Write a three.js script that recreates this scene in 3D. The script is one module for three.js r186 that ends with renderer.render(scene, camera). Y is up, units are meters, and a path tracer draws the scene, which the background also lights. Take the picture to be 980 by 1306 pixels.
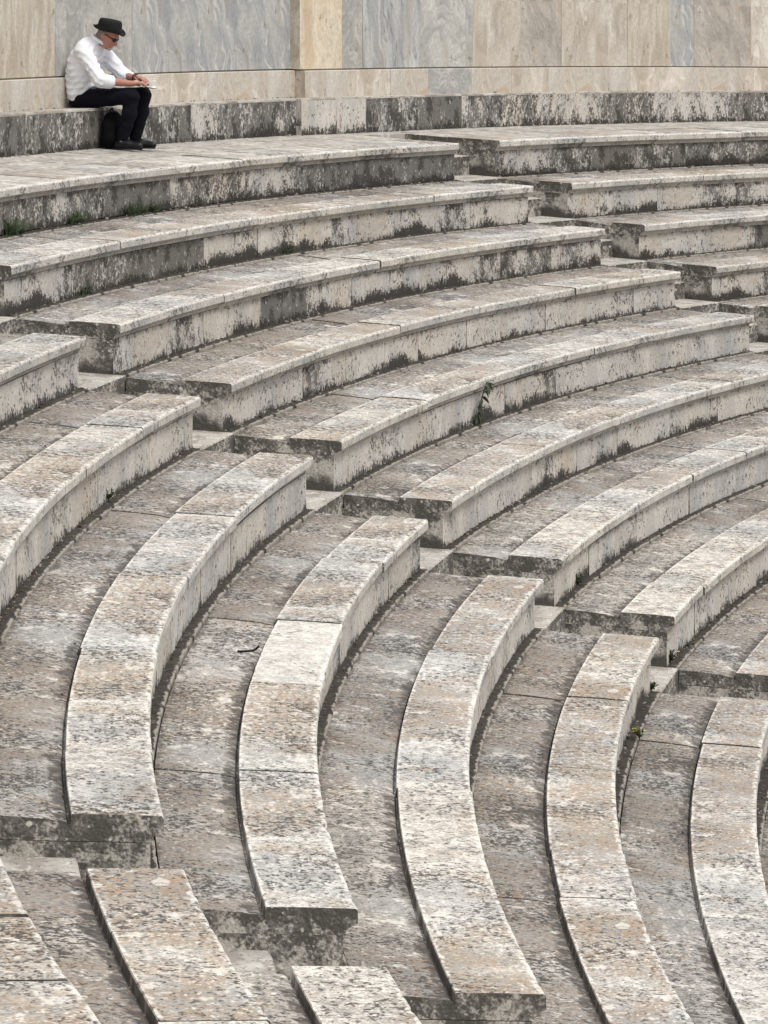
import * as THREE from 'three';
import { mergeGeometries } from 'three/addons/utils/BufferGeometryUtils.js';

// ------------------------------------------------------------------ camera, sky, sun, exposure
const scene = new THREE.Scene();
const FPX = 5200, PY = 106, FULL = 2 * (759 + 653);            // focal length and lens shift in photograph pixels (980 x 1306)
const camera = new THREE.PerspectiveCamera(THREE.MathUtils.radToDeg(2 * Math.atan(FULL / 2 / FPX)), 980 / FULL, 1, 600);
camera.setViewOffset(980, FULL, 0, FULL / 2 + PY, 980, 1306);   // a level camera with the lens shifted down
camera.position.set(0, 0, 0);
camera.lookAt(0, 0, -1);
scene.add(camera);

{ // overcast sky: bright cloud deck, brightest overhead
  const w = 256, h = 128, data = new Float32Array(w * h * 4);
  for (let j = 0; j < h; j++) for (let i = 0; i < w; i++) {
    const el = (j + 0.5) / h * Math.PI - Math.PI / 2, s = Math.max(0, Math.sin(el));
    const az = i / w * Math.PI * 2;
    const cl = 1 + 0.06 * Math.sin(az * 3 + 5 * s) * Math.cos(el * 7 + az) + 0.04 * Math.sin(az * 7 - el * 9);
    const L = (el < 0 ? 0.22 : (0.30 + 0.96 * s) * cl), q = (j * w + i) * 4;
    data[q] = L * 0.985; data[q + 1] = L * 1.0; data[q + 2] = L * 1.03; data[q + 3] = 1;
  }
  const sky = new THREE.DataTexture(data, w, h, THREE.RGBAFormat, THREE.FloatType);
  sky.mapping = THREE.EquirectangularReflectionMapping; sky.magFilter = THREE.LinearFilter; sky.needsUpdate = true;
  scene.background = sky; scene.environment = sky;
}
const sun = new THREE.DirectionalLight(0xfffaf4, 1.5);
sun.position.set(24, 46, -12); sun.target.position.set(-2, -4, -34);
sun.castShadow = true; sun.shadow.radius = 28; sun.shadow.mapSize.set(2048, 2048);
Object.assign(sun.shadow.camera, { left: -30, right: 30, top: 30, bottom: -30, near: 1, far: 120 });
scene.add(sun, sun.target);

const renderer = new THREE.WebGLRenderer({ antialias: true });
renderer.setSize(768, 1024);
renderer.shadowMap.enabled = true;
renderer.toneMapping = THREE.LinearToneMapping;
renderer.toneMappingExposure = 1.32;

// ------------------------------------------------------------------ random numbers and tiling noise
function rng(seed) { let a = seed >>> 0; return () => { a = (a + 0x6D2B79F5) | 0; let t = Math.imul(a ^ (a >>> 15), 1 | a); t = (t + Math.imul(t ^ (t >>> 7), 61 | t)) ^ t; return ((t ^ (t >>> 14)) >>> 0) / 4294967296; }; }
const PERM = new Uint8Array(512), GX = new Float32Array(256), GY = new Float32Array(256);
{ const R = rng(77); const p = [...Array(256).keys()]; for (let i = 255; i > 0; i--) { const j = Math.floor(R() * (i + 1)); [p[i], p[j]] = [p[j], p[i]]; }
  for (let i = 0; i < 512; i++) PERM[i] = p[i & 255];
  for (let i = 0; i < 256; i++) { const a = R() * Math.PI * 2; GX[i] = Math.cos(a); GY[i] = Math.sin(a); } }
function noise(x, y, px, seed) {                                // gradient noise, period px along x; about -1 .. 1
  const xf = Math.floor(x), yf = Math.floor(y), u0 = x - xf, v0 = y - yf;
  let xi = xf % px; if (xi < 0) xi += px; let xj = xi + 1; if (xj >= px) xj = 0;
  const yi = (yf + seed * 37) & 255, yj = (yi + 1) & 255;
  const r0 = PERM[yi], r1 = PERM[yj], s = seed & 255;
  const a = PERM[((xi & 255) + r0) & 255] ^ s, b = PERM[((xj & 255) + r0) & 255] ^ s, c = PERM[((xi & 255) + r1) & 255] ^ s, d = PERM[((xj & 255) + r1) & 255] ^ s;
  const fu = u0 * u0 * u0 * (u0 * (u0 * 6 - 15) + 10), fv = v0 * v0 * v0 * (v0 * (v0 * 6 - 15) + 10);
  const n00 = GX[a] * u0 + GY[a] * v0, n10 = GX[b] * (u0 - 1) + GY[b] * v0, n01 = GX[c] * u0 + GY[c] * (v0 - 1), n11 = GX[d] * (u0 - 1) + GY[d] * (v0 - 1);
  return 1.5 * (n00 + fu * (n10 - n00) + fv * (n01 - n00 + fu * (n00 - n10 - n01 + n11)));
}
const sst = (a, b, x) => { const t = Math.min(1, Math.max(0, (x - a) / (b - a))); return t * t * (3 - 2 * t); };
const mixc = (c, d, k) => { c[0] += (d[0] - c[0]) * k; c[1] += (d[1] - c[1]) * k; c[2] += (d[2] - c[2]) * k; };
function texturePair(w, h, fn, opts = {}) {                     // fn(i01, j01, colour[3]) -> height 0..1
  const cd = new Uint8Array(w * h * 4), bd = new Uint8Array(w * h * 4), c = [0, 0, 0];
  for (let j = 0; j < h; j++) for (let i = 0; i < w; i++) {
    const b = fn((i + 0.5) / w, (j + 0.5) / h, c), q = (j * w + i) * 4;
    for (let n = 0; n < 3; n++) cd[q + n] = Math.max(0, Math.min(255, c[n]));
    bd[q] = bd[q + 1] = bd[q + 2] = Math.max(0, Math.min(255, b * 255)); cd[q + 3] = bd[q + 3] = 255;
  }
  const mk = (d, srgb) => { const t = new THREE.DataTexture(d, w, h, THREE.RGBAFormat); t.wrapS = t.wrapT = THREE.RepeatWrapping; t.magFilter = THREE.LinearFilter; t.minFilter = THREE.LinearMipmapLinearFilter; t.generateMipmaps = true; if (srgb) t.colorSpace = THREE.SRGBColorSpace; t.needsUpdate = true; return t; };
  return { map: mk(cd, true), bump: opts.nobump ? null : mk(bd, false) };
}
const TU = 6;                                                   // metres covered by one repeat along a row

// ------------------------------------------------------------------ stone textures
// tread stones, v in metres across the stone: lip .02, foot channel to .42, seat to .80, nose face to .87, cove to .95
const K = { blue: [150, 152, 153], brownS: [136, 116, 96], brownF: [118, 103, 89], rust: [158, 116, 80], pit: [50, 46, 42], pale: [222, 217, 208], crackC: [76, 68, 60], dirt: [62, 56, 51], dirt2: [84, 76, 68], worn: [222, 218, 210], crust: [104, 100, 94], pit2: [64, 58, 51], cove: [150, 140, 126],
  greyR: [170, 169, 166], tanR: [192, 179, 160], rustR: [150, 112, 78], cr1: [92, 89, 85], cr2: [50, 47, 44], foot: [38, 34, 30], moss: [64, 67, 44], dot: [56, 50, 44], top: [74, 68, 62], whiteR: [218, 213, 205],
  end1: [66, 63, 58], end2: [52, 49, 45], end3: [128, 123, 115], disc: [200, 194, 183], ledgeBit: [146, 139, 128], lip: [166, 160, 150], ledgeMoss: [74, 77, 50], pv1: [124, 116, 106], pv2: [90, 83, 75], pv3: [212, 207, 198], wpit: [112, 102, 90], mVein: [216, 211, 202], mStain: [158, 140, 118], fresh: [218, 213, 203] };
function treadTexture(seed, o) {
  return texturePair(o.fresh ? 1024 : 2048, 400, (iu, iv, c) => {
    const U = iu * TU, V = iv, s0 = seed * 13;
    const N = (f, s) => noise(U * f, V * f, TU * f, s0 + s);
    const big = N(0.5, 1) * 0.6 + N(1.5, 2) * 0.5, mid = N(4, 3), g1 = N(9, 4), g2 = N(21, 5), g3 = N(46, 6), g4 = N(100, 7);
    const seat = V > 0.418, nose = V > 0.80;
    const grain = 0.30 * g1 + 0.34 * g2 + 0.36 * g3 + 0.32 * g4;
    let h = 0.55 + 0.25 * grain;
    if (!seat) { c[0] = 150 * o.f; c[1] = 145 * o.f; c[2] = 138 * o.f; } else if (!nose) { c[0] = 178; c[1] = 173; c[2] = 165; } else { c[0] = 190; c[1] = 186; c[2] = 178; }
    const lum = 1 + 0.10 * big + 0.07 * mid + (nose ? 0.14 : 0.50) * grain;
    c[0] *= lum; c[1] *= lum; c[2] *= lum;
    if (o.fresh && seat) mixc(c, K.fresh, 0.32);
    mixc(c, K.blue, 0.40 * sst(0.1, 0.5, N(1, 8) + 0.3 * N(5, 9)));
    if (!nose) {
      const lich = sst(-0.05, 0.45, N(1, 10) + 0.5 * N(3.5, 11) + 0.2 * mid + o.brown) * sst(-0.55, 0.45, 0.5 * g1 + 0.5 * g2 + 0.5 * N(52, 12) + 0.4 * g4);
      mixc(c, seat ? K.brownS : K.brownF, 0.75 * lich);
      const rust = sst(0.46, 0.80, N(1.5, 22) + 0.4 * N(7, 23)) * sst(-0.2, 0.5, g2 + 0.6 * g3); mixc(c, K.rust, 0.42 * rust);
      const dark = sst(0.12, 0.50, 0.42 * N(20, 13) + 0.5 * N(44, 14) + 0.42 * N(92, 15) + 0.42 * N(2, 16) - (seat && o.fresh || 0) + (seat ? -0.02 : 0.03));
      mixc(c, K.pit, 0.78 * dark); h -= 0.35 * dark;
      const pale = sst(0.18, 0.56, 0.42 * N(17, 17) + 0.5 * N(40, 18) + 0.42 * N(88, 19) + 0.42 * N(1.5, 20) - (seat ? -0.03 : 0.08));
      mixc(c, K.pale, 0.72 * pale); h += 0.15 * pale;
      const pp = sst(0.42, 0.62, 0.8 * N(5, 47) + 0.3 * N(14, 48) + 0.15 * g3); mixc(c, K.pale, 0.6 * pp);
      const line = sst(0.03, 0.0, Math.abs(N(2.5, 30) + 0.35 * N(8, 31))) * sst(0.2, 0.5, N(3, 32)); mixc(c, K.crackC, 0.45 * line);
      if (!seat) {                                               // packed dirt in the channel at the back of the seat, and along the lip
        const e1 = V - (0.345 + 0.035 * N(5, 25) + 0.022 * N(17, 26) + 0.012 * N(44, 29));
        const m = sst(-0.006, 0.02, e1) * sst(-0.8, 0.15, N(13, 27) + 0.6 * N(40, 28) + 0.4 * g4 + 6 * (V - 0.385));
        mixc(c, K.dirt, 0.75 * m * sst(-0.5, 0.25, N(1, 50) + 0.6 * N(4, 51)));
        const e2 = (0.046 + 0.03 * N(5, 33) + 0.02 * N(20, 34)) - V; mixc(c, K.dirt2, 0.7 * sst(-0.004, 0.01, e2) * sst(-0.3, 0.3, N(16, 35) + 0.5 * g3));
      } else {
        const w1 = (0.434 + 0.012 * N(8, 36) + 0.012 * N(28, 37)) - V, w2 = V - (0.777 + 0.016 * N(7, 38) + 0.014 * N(26, 39));
        mixc(c, K.worn, 0.75 * Math.max(sst(-0.006, 0.008, w1), sst(-0.006, 0.008, w2)) * sst(-0.6, 0.1, N(18, 40) + 0.4 * g3));
      }
    } else {
      const crust = sst(o.nd, o.nd + 0.4, 0.7 * N(1.5, 41) + 0.45 * noise(U * 9, V * 5, TU * 9, seed + 42) + 0.4 * N(24, 43) + 0.35 * N(56, 49));
      mixc(c, K.crust, 0.75 * crust); h -= 0.2 * crust;
      const sp = sst(0.36, 0.6, N(30, 44) * 0.6 + N(64, 45) * 0.6); mixc(c, K.pit2, 0.75 * sp);
      const w3 = (0.812 + 0.006 * N(9, 46) + 0.006 * N(30, 52)) - V; mixc(c, K.worn, 0.7 * sst(-0.004, 0.006, w3) * sst(-0.5, 0.1, N(16, 53)));
    }
    return h;
  });
}
// riser stones, v 0 at the foot .. 1 at the top (0.26 m): algae crust that creeps up from the foot and runs down from the nose
function riserTexture(seed, o) {
  return texturePair(2048, 176, (iu, iv, c) => {
    const U = iu * TU, V = iv * 0.26, s0 = seed * 17;
    const N = (f, s, sv = 1) => noise(U * f, V * f * sv, TU * f, s0 + s);
    const tone = 0.5 * N(0.5, 1, 0.2) + 0.5 * N(2, 2, 0.3), n26 = N(26, 4), n60 = N(60, 5), n110 = N(110, 6);
    const g = 0.3 * N(10, 3) + 0.35 * n26 + 0.35 * n60 + 0.3 * n110;
    c[0] = 196; c[1] = 191; c[2] = 183;
    mixc(c, K.greyR, 0.8 * sst(-0.1, 0.4, tone)); mixc(c, K.tanR, 0.45 * sst(0.15, 0.5, N(1, 7, 0.3) + 0.3 * N(4, 8, 0.4)));
    const l = 1 + 0.14 * g + 0.06 * N(3, 9); c[0] *= l; c[1] *= l; c[2] *= l;
    let h = 0.6 + 0.18 * g;
    mixc(c, K.rustR, 0.4 * sst(0.40, 0.75, N(5, 10, 0.25) * 0.8 + 0.4 * N(18, 11, 0.3) + 0.2 * n60));          // rust runs
    const cr = o.crust + 0.5 * N(1, 12, 0.5) + 0.34 * N(3, 13, 0.8);
    const crust = sst(0.02, 0.50, cr + 0.34 * N(9, 14, 0.9) + 0.36 * N(24, 15) + 0.34 * N(54, 16) + 0.22 * n110);
    mixc(c, K.cr1, 0.85 * crust); mixc(c, K.cr2, 0.7 * crust * sst(0.0, 0.5, N(6, 38) + 0.4 * N(30, 39))); h -= 0.2 * crust;
    const H = o.foot - 0.012 + 0.06 * N(0.5, 17, 0) + 0.06 * N(1.5, 18, 0) + 0.03 * N(4, 43, 0);
    const spike = 0.020 * N(7, 19, 0.4) + 0.026 * N(18, 20, 0.6) + 0.030 * N(40, 21, 0.8) + 0.028 * N(80, 40, 0.9);
    const foot = sst(-0.035, 0.030, H + 1.25 * spike - V) * sst(-0.45, 0.15, 0.8 * N(24, 22) + 0.8 * N(58, 23) + 0.4 * n110 + 1.2 * (H - V) / 0.07);
    mixc(c, K.foot, 0.88 * foot); h += 0.1 * foot;
    mixc(c, K.moss, 0.5 * foot * sst(0.15, 0.5, N(3, 24)) * sst(0, 0.3, N(30, 25)));
    const dots = sst(0.40, 0.62, 0.55 * N(19, 26) + 0.5 * N(42, 27) + 0.3 * N(90, 41) + 0.3 * N(2, 28)); mixc(c, K.dot, 0.8 * dots); h -= 0.25 * dots;
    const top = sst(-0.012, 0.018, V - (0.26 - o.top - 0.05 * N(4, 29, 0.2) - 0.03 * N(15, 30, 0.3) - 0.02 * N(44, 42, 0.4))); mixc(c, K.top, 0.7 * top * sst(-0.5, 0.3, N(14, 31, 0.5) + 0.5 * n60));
    const crack = sst(0.025, 0.0, Math.abs(N(2, 32) + 0.3 * N(7, 33) + 0.12 * N(20, 34))) * sst(0.15, 0.4, N(1.5, 35)); mixc(c, K.crackC, 0.6 * crack);
    const whit = sst(0.28, 0.58, 0.45 * N(11, 36) + 0.45 * N(30, 37) + 0.3 * n60 + o.white); mixc(c, K.whiteR, 0.65 * whit * (1 - foot));
    return h;
  });
}
// broken ends of the rows at the stairs: black crust with pale lichen discs over bare stone
function endTexture(seed) {
  const R = rng(seed * 31 + 5), discs = [...Array(30)].map(() => [R(), 0.30 + R() * 0.66, 0.004 + 0.014 * R() * R()]);
  return texturePair(768, 384, (iu, iv, c) => {                   // 1 m x 0.5 m
    const U = iu, V = iv * 0.5, N = (f, s) => noise(U * f, V * f, f, seed * 19 + s);
    const g = 0.35 * N(16, 1) + 0.4 * N(38, 2) + 0.4 * N(84, 3);
    c[0] = 176; c[1] = 171; c[2] = 162; const l = 1 + 0.20 * g; c[0] *= l; c[1] *= l; c[2] *= l;
    const m = sst(-0.34, 0.26, 0.42 * N(3, 4) + 0.34 * N(9, 5) + 0.34 * N(24, 6) + 0.3 * N(60, 11) + 0.2 * N(130, 15) + 2.0 * (V - 0.29));
    mixc(c, K.end1, 0.88 * m);
    const b = sst(-0.05, 0.05, 0.12 + 0.05 * N(6, 7) + 0.03 * N(18, 8) + 0.02 * N(48, 12) - V); mixc(c, K.end2, 0.8 * b);
    mixc(c, K.end3, 0.6 * sst(0.0, 0.5, 0.6 * N(8, 9) + 0.5 * N(30, 13) + 0.3 * N(70, 14)) * m);
    for (const [x, y, r] of discs) { const d = Math.hypot(U - x, V - y * 0.5) / r; if (d < 1.4) mixc(c, K.disc, 0.85 * sst(1.05, 0.75, d + 0.3 * N(60, 10))); }
    return 0.5 + 0.25 * g - 0.1 * m;
  });
}
function ledgeTexture(seed) {
  return texturePair(2048, 64, (iu, iv, c) => {                   // v 0 at the lip .. 1 against the riser (0.12 m)
    const U = iu * TU, V = iv * 0.12, P = (f) => TU * f, N = (f, s) => noise(U * f, V * f, P(f), seed * 23 + s);
    const g = 0.45 * N(14, 1) + 0.4 * N(34, 2) + 0.35 * N(80, 3);
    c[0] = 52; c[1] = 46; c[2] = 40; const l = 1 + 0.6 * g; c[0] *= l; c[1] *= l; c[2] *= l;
    mixc(c, K.ledgeBit, 0.6 * sst(0.35, 0.6, 0.6 * N(18, 4) + 0.5 * N(42, 5)));
    const lip = sst(-0.004, 0.006, 0.018 + 0.009 * N(9, 6) + 0.007 * N(28, 7) - V) * sst(-0.5, -0.1, N(7, 8)); mixc(c, K.lip, 0.85 * lip);
    mixc(c, K.ledgeMoss, 0.4 * sst(0.35, 0.5, N(1.5, 9) + 0.3 * N(20, 10)));
    return 0.5 + 0.3 * g + 0.2 * lip;
  });
}
function pavingTexture(seed) {
  return texturePair(1024, 512, (iu, iv, c) => {                  // 3 m x 1.5 m
    const U = iu * 3, V = iv * 1.5, N = (f, s) => noise(U * f, V * f, 3 * f, seed * 29 + s);
    const g = 0.4 * N(9, 1) + 0.4 * N(20, 2) + 0.3 * N(45, 3);
    c[0] = 170; c[1] = 165; c[2] = 157; const l = 1 + 0.09 * N(1, 4) + 0.07 * N(4, 5) + 0.10 * g; c[0] *= l; c[1] *= l; c[2] *= l;
    mixc(c, K.pv1, 0.55 * sst(0.1, 0.5, N(2, 6) + 0.5 * N(7, 7) + 0.2 * g));
    mixc(c, K.pv2, 0.6 * sst(0.32, 0.5, 0.7 * N(12, 8) + 0.5 * N(30, 9)));
    mixc(c, K.pv3, 0.6 * sst(0.25, 0.5, N(3, 10) * 0.6 + 0.6 * N(14, 11)));
    return 0.5 + 0.25 * g;
  });
}
// wall marble: clouded, drawn out along one direction, with thin bent veins of two kinds
function marbleTexture(seed, o) {
  return texturePair(448, 448, (iu, iv, c) => {                   // 1.4 m x 1.4 m
    const U = iu * 1.4, V = iv * 1.4, n = (x, y, s) => noise(x, y, 256, seed * 41 + s);
    const ca = Math.cos(o.ang || 0), sa = Math.sin(o.ang || 0), x = ca * U + sa * V, y = -sa * U + ca * V;
    const wx = x + o.warp * (0.14 * n(x * 2, y * 2, 1) + 0.06 * n(x * 6, y * 5, 2)), wy = y + o.warp * (0.14 * n(x * 2 + 9, y * 2, 3) + 0.06 * n(x * 7, y * 6, 15));
    const s1 = n(wx * o.fx, wy * o.fy, 4), s2 = n(wx * o.fx * 2.3, wy * o.fy * 2.1, 5), s3 = n(wx * o.fx * 5.5, wy * o.fy * 5, 6), s4 = n(U * 30, V * 22, 16), cl = n(U * 1.5, V * 1.1, 7) + 0.5 * n(U * 4, V * 3, 8);
    const k = 0.5 + 0.5 * s1 + 0.4 * s2 + 0.3 * s3 + 0.4 * cl;
    c[0] = o.a[0]; c[1] = o.a[1]; c[2] = o.a[2]; mixc(c, o.b, sst(0.0, 1.0, k));
    const l = 1 + 0.09 * s3 + 0.06 * s4 + 0.05 * n(U * 70, V * 60, 9) + 0.06 * cl; c[0] *= l; c[1] *= l; c[2] *= l;
    const r1 = Math.abs(n(wx * o.fx * 0.9, wy * o.fy * 0.9, 17) + 0.35 * s2), r2 = Math.abs(n(wx * o.fx * 1.6 + 4, wy * o.fy * 1.3, 18) + 0.3 * s3);
    mixc(c, o.v, (o.vk ?? 0.6) * sst(0.10, 0.0, r1) * sst(-0.15, 0.35, cl + 0.3 * s3)); mixc(c, K.mVein, 0.5 * sst(0.07, 0.0, r2) * sst(0.0, 0.4, n(U * 2, V * 2, 19) + 0.2 * s4));
    mixc(c, o.st || K.mStain, 0.30 * sst(0.25, 0.7, n(U * 3, V * 0.9, 10) + 0.4 * n(U * 11, V * 3, 11) + 0.2 * s4));
    const pit = sst(0.62, 0.74, 0.7 * n(U * 13, V * 10, 12) + 0.5 * n(U * 4, V * 3, 14) + 0.35 * n(U * 50, V * 50, 13)); mixc(c, K.wpit, 0.5 * pit);
    return 0.5 + 0.15 * s3 - 0.3 * pit;
  });
}
function mat(tp, { color = [1, 1, 1], rough = 0.86, bump = 0.012 } = {}) {
  const m = new THREE.MeshStandardMaterial({ map: tp.map, roughness: rough, metalness: 0 });
  if (tp.bump && bump) { m.bumpMap = tp.bump; m.bumpScale = bump; }
  m.color.setRGB(...color); return m;
}
const tints = [[1, 1, 1], [0.95, 0.95, 0.955], [1.0, 0.985, 0.96], [0.91, 0.905, 0.90]];
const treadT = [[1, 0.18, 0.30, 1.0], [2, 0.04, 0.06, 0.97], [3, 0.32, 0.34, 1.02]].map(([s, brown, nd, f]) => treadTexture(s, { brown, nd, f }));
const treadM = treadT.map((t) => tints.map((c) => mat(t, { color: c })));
const riserT = { dark: [riserTexture(1, { crust: 0.62, foot: 0.05, top: 0.01, white: -0.02 }), riserTexture(2, { crust: 0.34, foot: 0.06, top: 0.01, white: 0.0 })],
  medium: [riserTexture(3, { crust: -0.06, foot: 0.06, top: 0.02, white: -0.05 }), riserTexture(4, { crust: -0.16, foot: 0.07, top: 0.01, white: -0.1 })],
  light: [riserTexture(5, { crust: -0.36, foot: 0.045, top: -0.01, white: -0.1 }), riserTexture(6, { crust: -0.30, foot: 0.038, top: -0.02, white: -0.05 })] };
const riserM = Object.fromEntries(Object.entries(riserT).map(([k, v]) => [k, v.map((t) => [tints[0], tints[1], tints[2]].map((c) => mat(t, { color: c, bump: 0.010 })))]));
const endM = [1, 2, 3].map((s) => mat(endTexture(s), { bump: 0.012 }));
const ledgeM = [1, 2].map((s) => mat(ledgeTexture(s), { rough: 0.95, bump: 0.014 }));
const pavingT = pavingTexture(1), pavingM = tints.map((c) => mat(pavingT, { color: c, bump: 0.006 }));
const coreM = new THREE.MeshStandardMaterial({ color: new THREE.Color().setRGB(0.42, 0.40, 0.36), roughness: 1 });

// ------------------------------------------------------------------ the curve of the terraces
const S = 0.90, SLOPE = 0.04966;                                 // metres per survey unit; the terraces run gently downhill along x
const RISE = 0.4 * S, TREAD = 0.8973656 * S, H1 = -2.5633485 * S, AISLE = 1.0335 * S;
const dR = [0, -0.0361, 0.0034, 0.0125, 0.0196, 0.0197, 0.009, -0.0014, -0.0114, -0.0153], dH = [0, 0.0241, 0.0005, -0.0092, -0.0144, -0.0092, -0.0164, -0.0038, 0.0158, 0.0127];
const PSI_A = { a1: -0.1335, a2: 0.18998, a3: 0.49185 };
const PN = 3000, PS0 = -0.62, PS1 = 1.12, CX = new Float64Array(PN + 1), CZ = new Float64Array(PN + 1), CS = new Float64Array(PN + 1);
const rho = (ps) => { const d = ps - 0.18998; let r = 51.166 + 15.207 * d - 77.978 * d * d; if (ps < -0.3) r = Math.max(r, 26); if (ps > 0.74) r = Math.max(r, 34); return r * S; };
{ const dp = (PS1 - PS0) / PN; let x = 0, z = 0, s = 0;
  for (let i = 1; i <= PN; i++) { const p = PS0 + (i - 0.5) * dp, r = rho(p); x += r * Math.sin(p) * dp; z += r * Math.cos(p) * dp; s += r * dp; CX[i] = x; CZ[i] = z; CS[i] = s; }
  const t = (0.18998 - PS0) / dp, i = Math.floor(t), f = t - i, ox = -3.98544 * S - (CX[i] + f * (CX[i + 1] - CX[i])), oz = 32.49342 * S - (CZ[i] + f * (CZ[i + 1] - CZ[i]));
  for (let j = 0; j <= PN; j++) { CX[j] += ox; CZ[j] += oz; } }
const samp = (A, ps) => { const t = Math.min(PN - 1e-6, Math.max(0, (ps - PS0) / (PS1 - PS0) * PN)), i = Math.floor(t); return A[i] + (t - i) * (A[i + 1] - A[i]); };
const rowO = (k) => (k - 1) * TREAD + (dR[k] || 0) * S, rowH = (k) => H1 - (k - 1) * RISE + (dH[k] || 0) * S;
function pt(ps, o, y, out = new THREE.Vector3()) {               // o: metres inwards from the walkway's nose
  const x = samp(CX, ps) + Math.cos(ps) * o, z = samp(CZ, ps) - Math.sin(ps) * o;
  return out.set(x, y - SLOPE * x, -z);
}
const arc = (ps, o) => samp(CS, ps) - (ps - PS0) * o;
const psStep = (ps, o, ds) => ds / (rho(ps) - o);                // turn that covers ds metres along the row
const noise1 = (x, s) => noise(x, s * 3.7, 100000, s);

// ------------------------------------------------------------------ building blocks
// closed outline of [d, y, v, chip] (d metres outwards from o0, anticlockwise from the back of the top) swept along the curve
function sweep(prof, a0, a1, o0, y0, { seg = 12, u0 = 0, capU = 0, seed = 1, du = TU, uvScaleV = 1, tilt = 0, em = {} } = {}) {
  const n = prof.length, pos = [], uv = [], idx = [], P = new THREE.Vector3(), rings = [];
  for (let j = 0; j <= seg; j++) {
    const ps = a0 + (a1 - a0) * j / seg, s = arc(ps, o0), ring = [], e = (j / seg - 0.5) * tilt;
    for (const [d, y, v, chip = 0] of prof) {
      let dd = d, yy = y + e;
      if (chip) { const q = noise1(s * 7, seed) * 0.6 + noise1(s * 19, seed + 3) * 0.5 + 0.4 * noise1(s * 47, seed + 9), bite = Math.max(0, q - 0.30) * 2.2; dd += Math.abs(chip) * (0.25 * q + bite); yy -= Math.abs(chip) * 0.6 * bite; }
      pt(ps, o0 - dd, y0 + yy, P); ring.push(P.x, P.y, P.z);
    }
    rings.push([ring, s / du + u0]);
  }
  for (let e = 0; e < n; e++) {
    const f = (e + 1) % n, base = pos.length / 3;
    for (const [ring, u] of rings) { pos.push(ring[3 * e], ring[3 * e + 1], ring[3 * e + 2], ring[3 * f], ring[3 * f + 1], ring[3 * f + 2]); const ve = prof[e][2], vf = prof[f][2]; uv.push(u, ve * uvScaleV, u, (vf < ve && f === 0 ? ve : vf) * uvScaleV); }
    for (let j = 0; j < seg; j++) { const a = base + 2 * j, b = a + 1, c = a + 2, d = a + 3; idx.push(a, c, b, b, c, d); }
  }
  const nSide = idx.length, perEdge = nSide / n;
  const tris = THREE.ShapeUtils.triangulateShape(prof.map(([d, y]) => new THREE.Vector2(-d, y)), []);
  for (const [end, flip] of [[0, false], [seg, true]]) {
    const base = pos.length / 3, ring = rings[end][0];
    for (let e = 0; e < n; e++) { pos.push(ring[3 * e], ring[3 * e + 1], ring[3 * e + 2]); uv.push(prof[e][0] + capU, (prof[e][1] + 0.40) / 0.5); }
    for (const [a, b, c] of tris) flip ? idx.push(base + a, base + b, base + c) : idx.push(base + a, base + c, base + b);
  }
  const g = new THREE.BufferGeometry();
  g.setAttribute('position', new THREE.Float32BufferAttribute(pos, 3)); g.setAttribute('uv', new THREE.Float32BufferAttribute(uv, 2)); g.setIndex(idx);
  for (let e = 0; e < n; e++) g.addGroup(e * perEdge, perEdge, em[e] ?? 0);
  g.addGroup(nSide, idx.length - nSide, 1);
  g.computeVertexNormals();
  return g;
}
const used = {};
const numbered = (name) => { const n = used[name] = (used[name] ?? -1) + 1; return n ? `${name}_${String(n).padStart(3, '0')}` : name; };
function thing(name, label, category, base, group) {
  const o = new THREE.Group(); o.name = numbered(name); o.position.copy(base); o.userData = { label, category }; if (group) o.userData.group = group; scene.add(o); return o;
}
function structure(name, base, label) { const o = new THREE.Group(); o.name = numbered(name); o.position.copy(base); o.userData = { kind: 'structure' }; if (label) o.userData.label = label; scene.add(o); return o; }
function part(parent, name, geo, m) {                            // geo in world metres
  geo.translate(-parent.position.x, -parent.position.y, -parent.position.z);
  const o = new THREE.Mesh(geo, m); o.name = name; o.castShadow = o.receiveShadow = true; parent.add(o); return o;
}
function joints(a0, a1, o, min, max, R, fixed = [], room = 0.35) {             // turns at which stones meet
  const keep = [a0, ...fixed.filter((f) => f > a0 + psStep(f, o, room) && f < a1 - psStep(f, o, room)).sort((x, y) => x - y), a1], out = [a0];
  for (let i = 1; i < keep.length; i++) {
    const L = (keep[i] - keep[i - 1]) / psStep(keep[i], o, 1), m = Math.max(1, Math.round(L / (min + (max - min) * R())));
    for (let q = 1; q < m; q++) out.push(keep[i - 1] + (keep[i] - keep[i - 1]) * (q + 0.28 * (R() - 0.5)) / m);
    out.push(keep[i]);
  }
  return out;
}

// ------------------------------------------------------------------ wedges, rows, stairs
const SEAT = 0.382, CHAN = 0.403, LIP = SEAT + CHAN, OVER = 0.054, BFRONT = 0.36;
const treadProf = [[LIP, -0.012, 0.02, 0.004], [0.62, -0.016, 0.19], [0.48, -0.024, 0.325], [0.444, -0.031, 0.36], [0.416, -0.033, 0.386], [0.401, -0.040, 0.399], [0.394, -0.056, 0.405], [0.387, -0.054, 0.409], [0.3835, -0.008, 0.417], [0.380, 0, 0.424, 0.003],
  [0.19, 0.002, 0.61], [0.010, 0, 0.791, 0.007], [0.003, -0.005, 0.80, 0.012], [0, -0.014, 0.809, 0.010], [0, -0.060, 0.862, 0.006], [0.004, -0.067, 0.87, 0.005], [0.022, -0.072, 0.888], [0.040, -0.084, 0.91], [0.050, -0.098, 0.925], [0.054, -0.112, 0.94], [LIP, -0.112, 0.95]];
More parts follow.
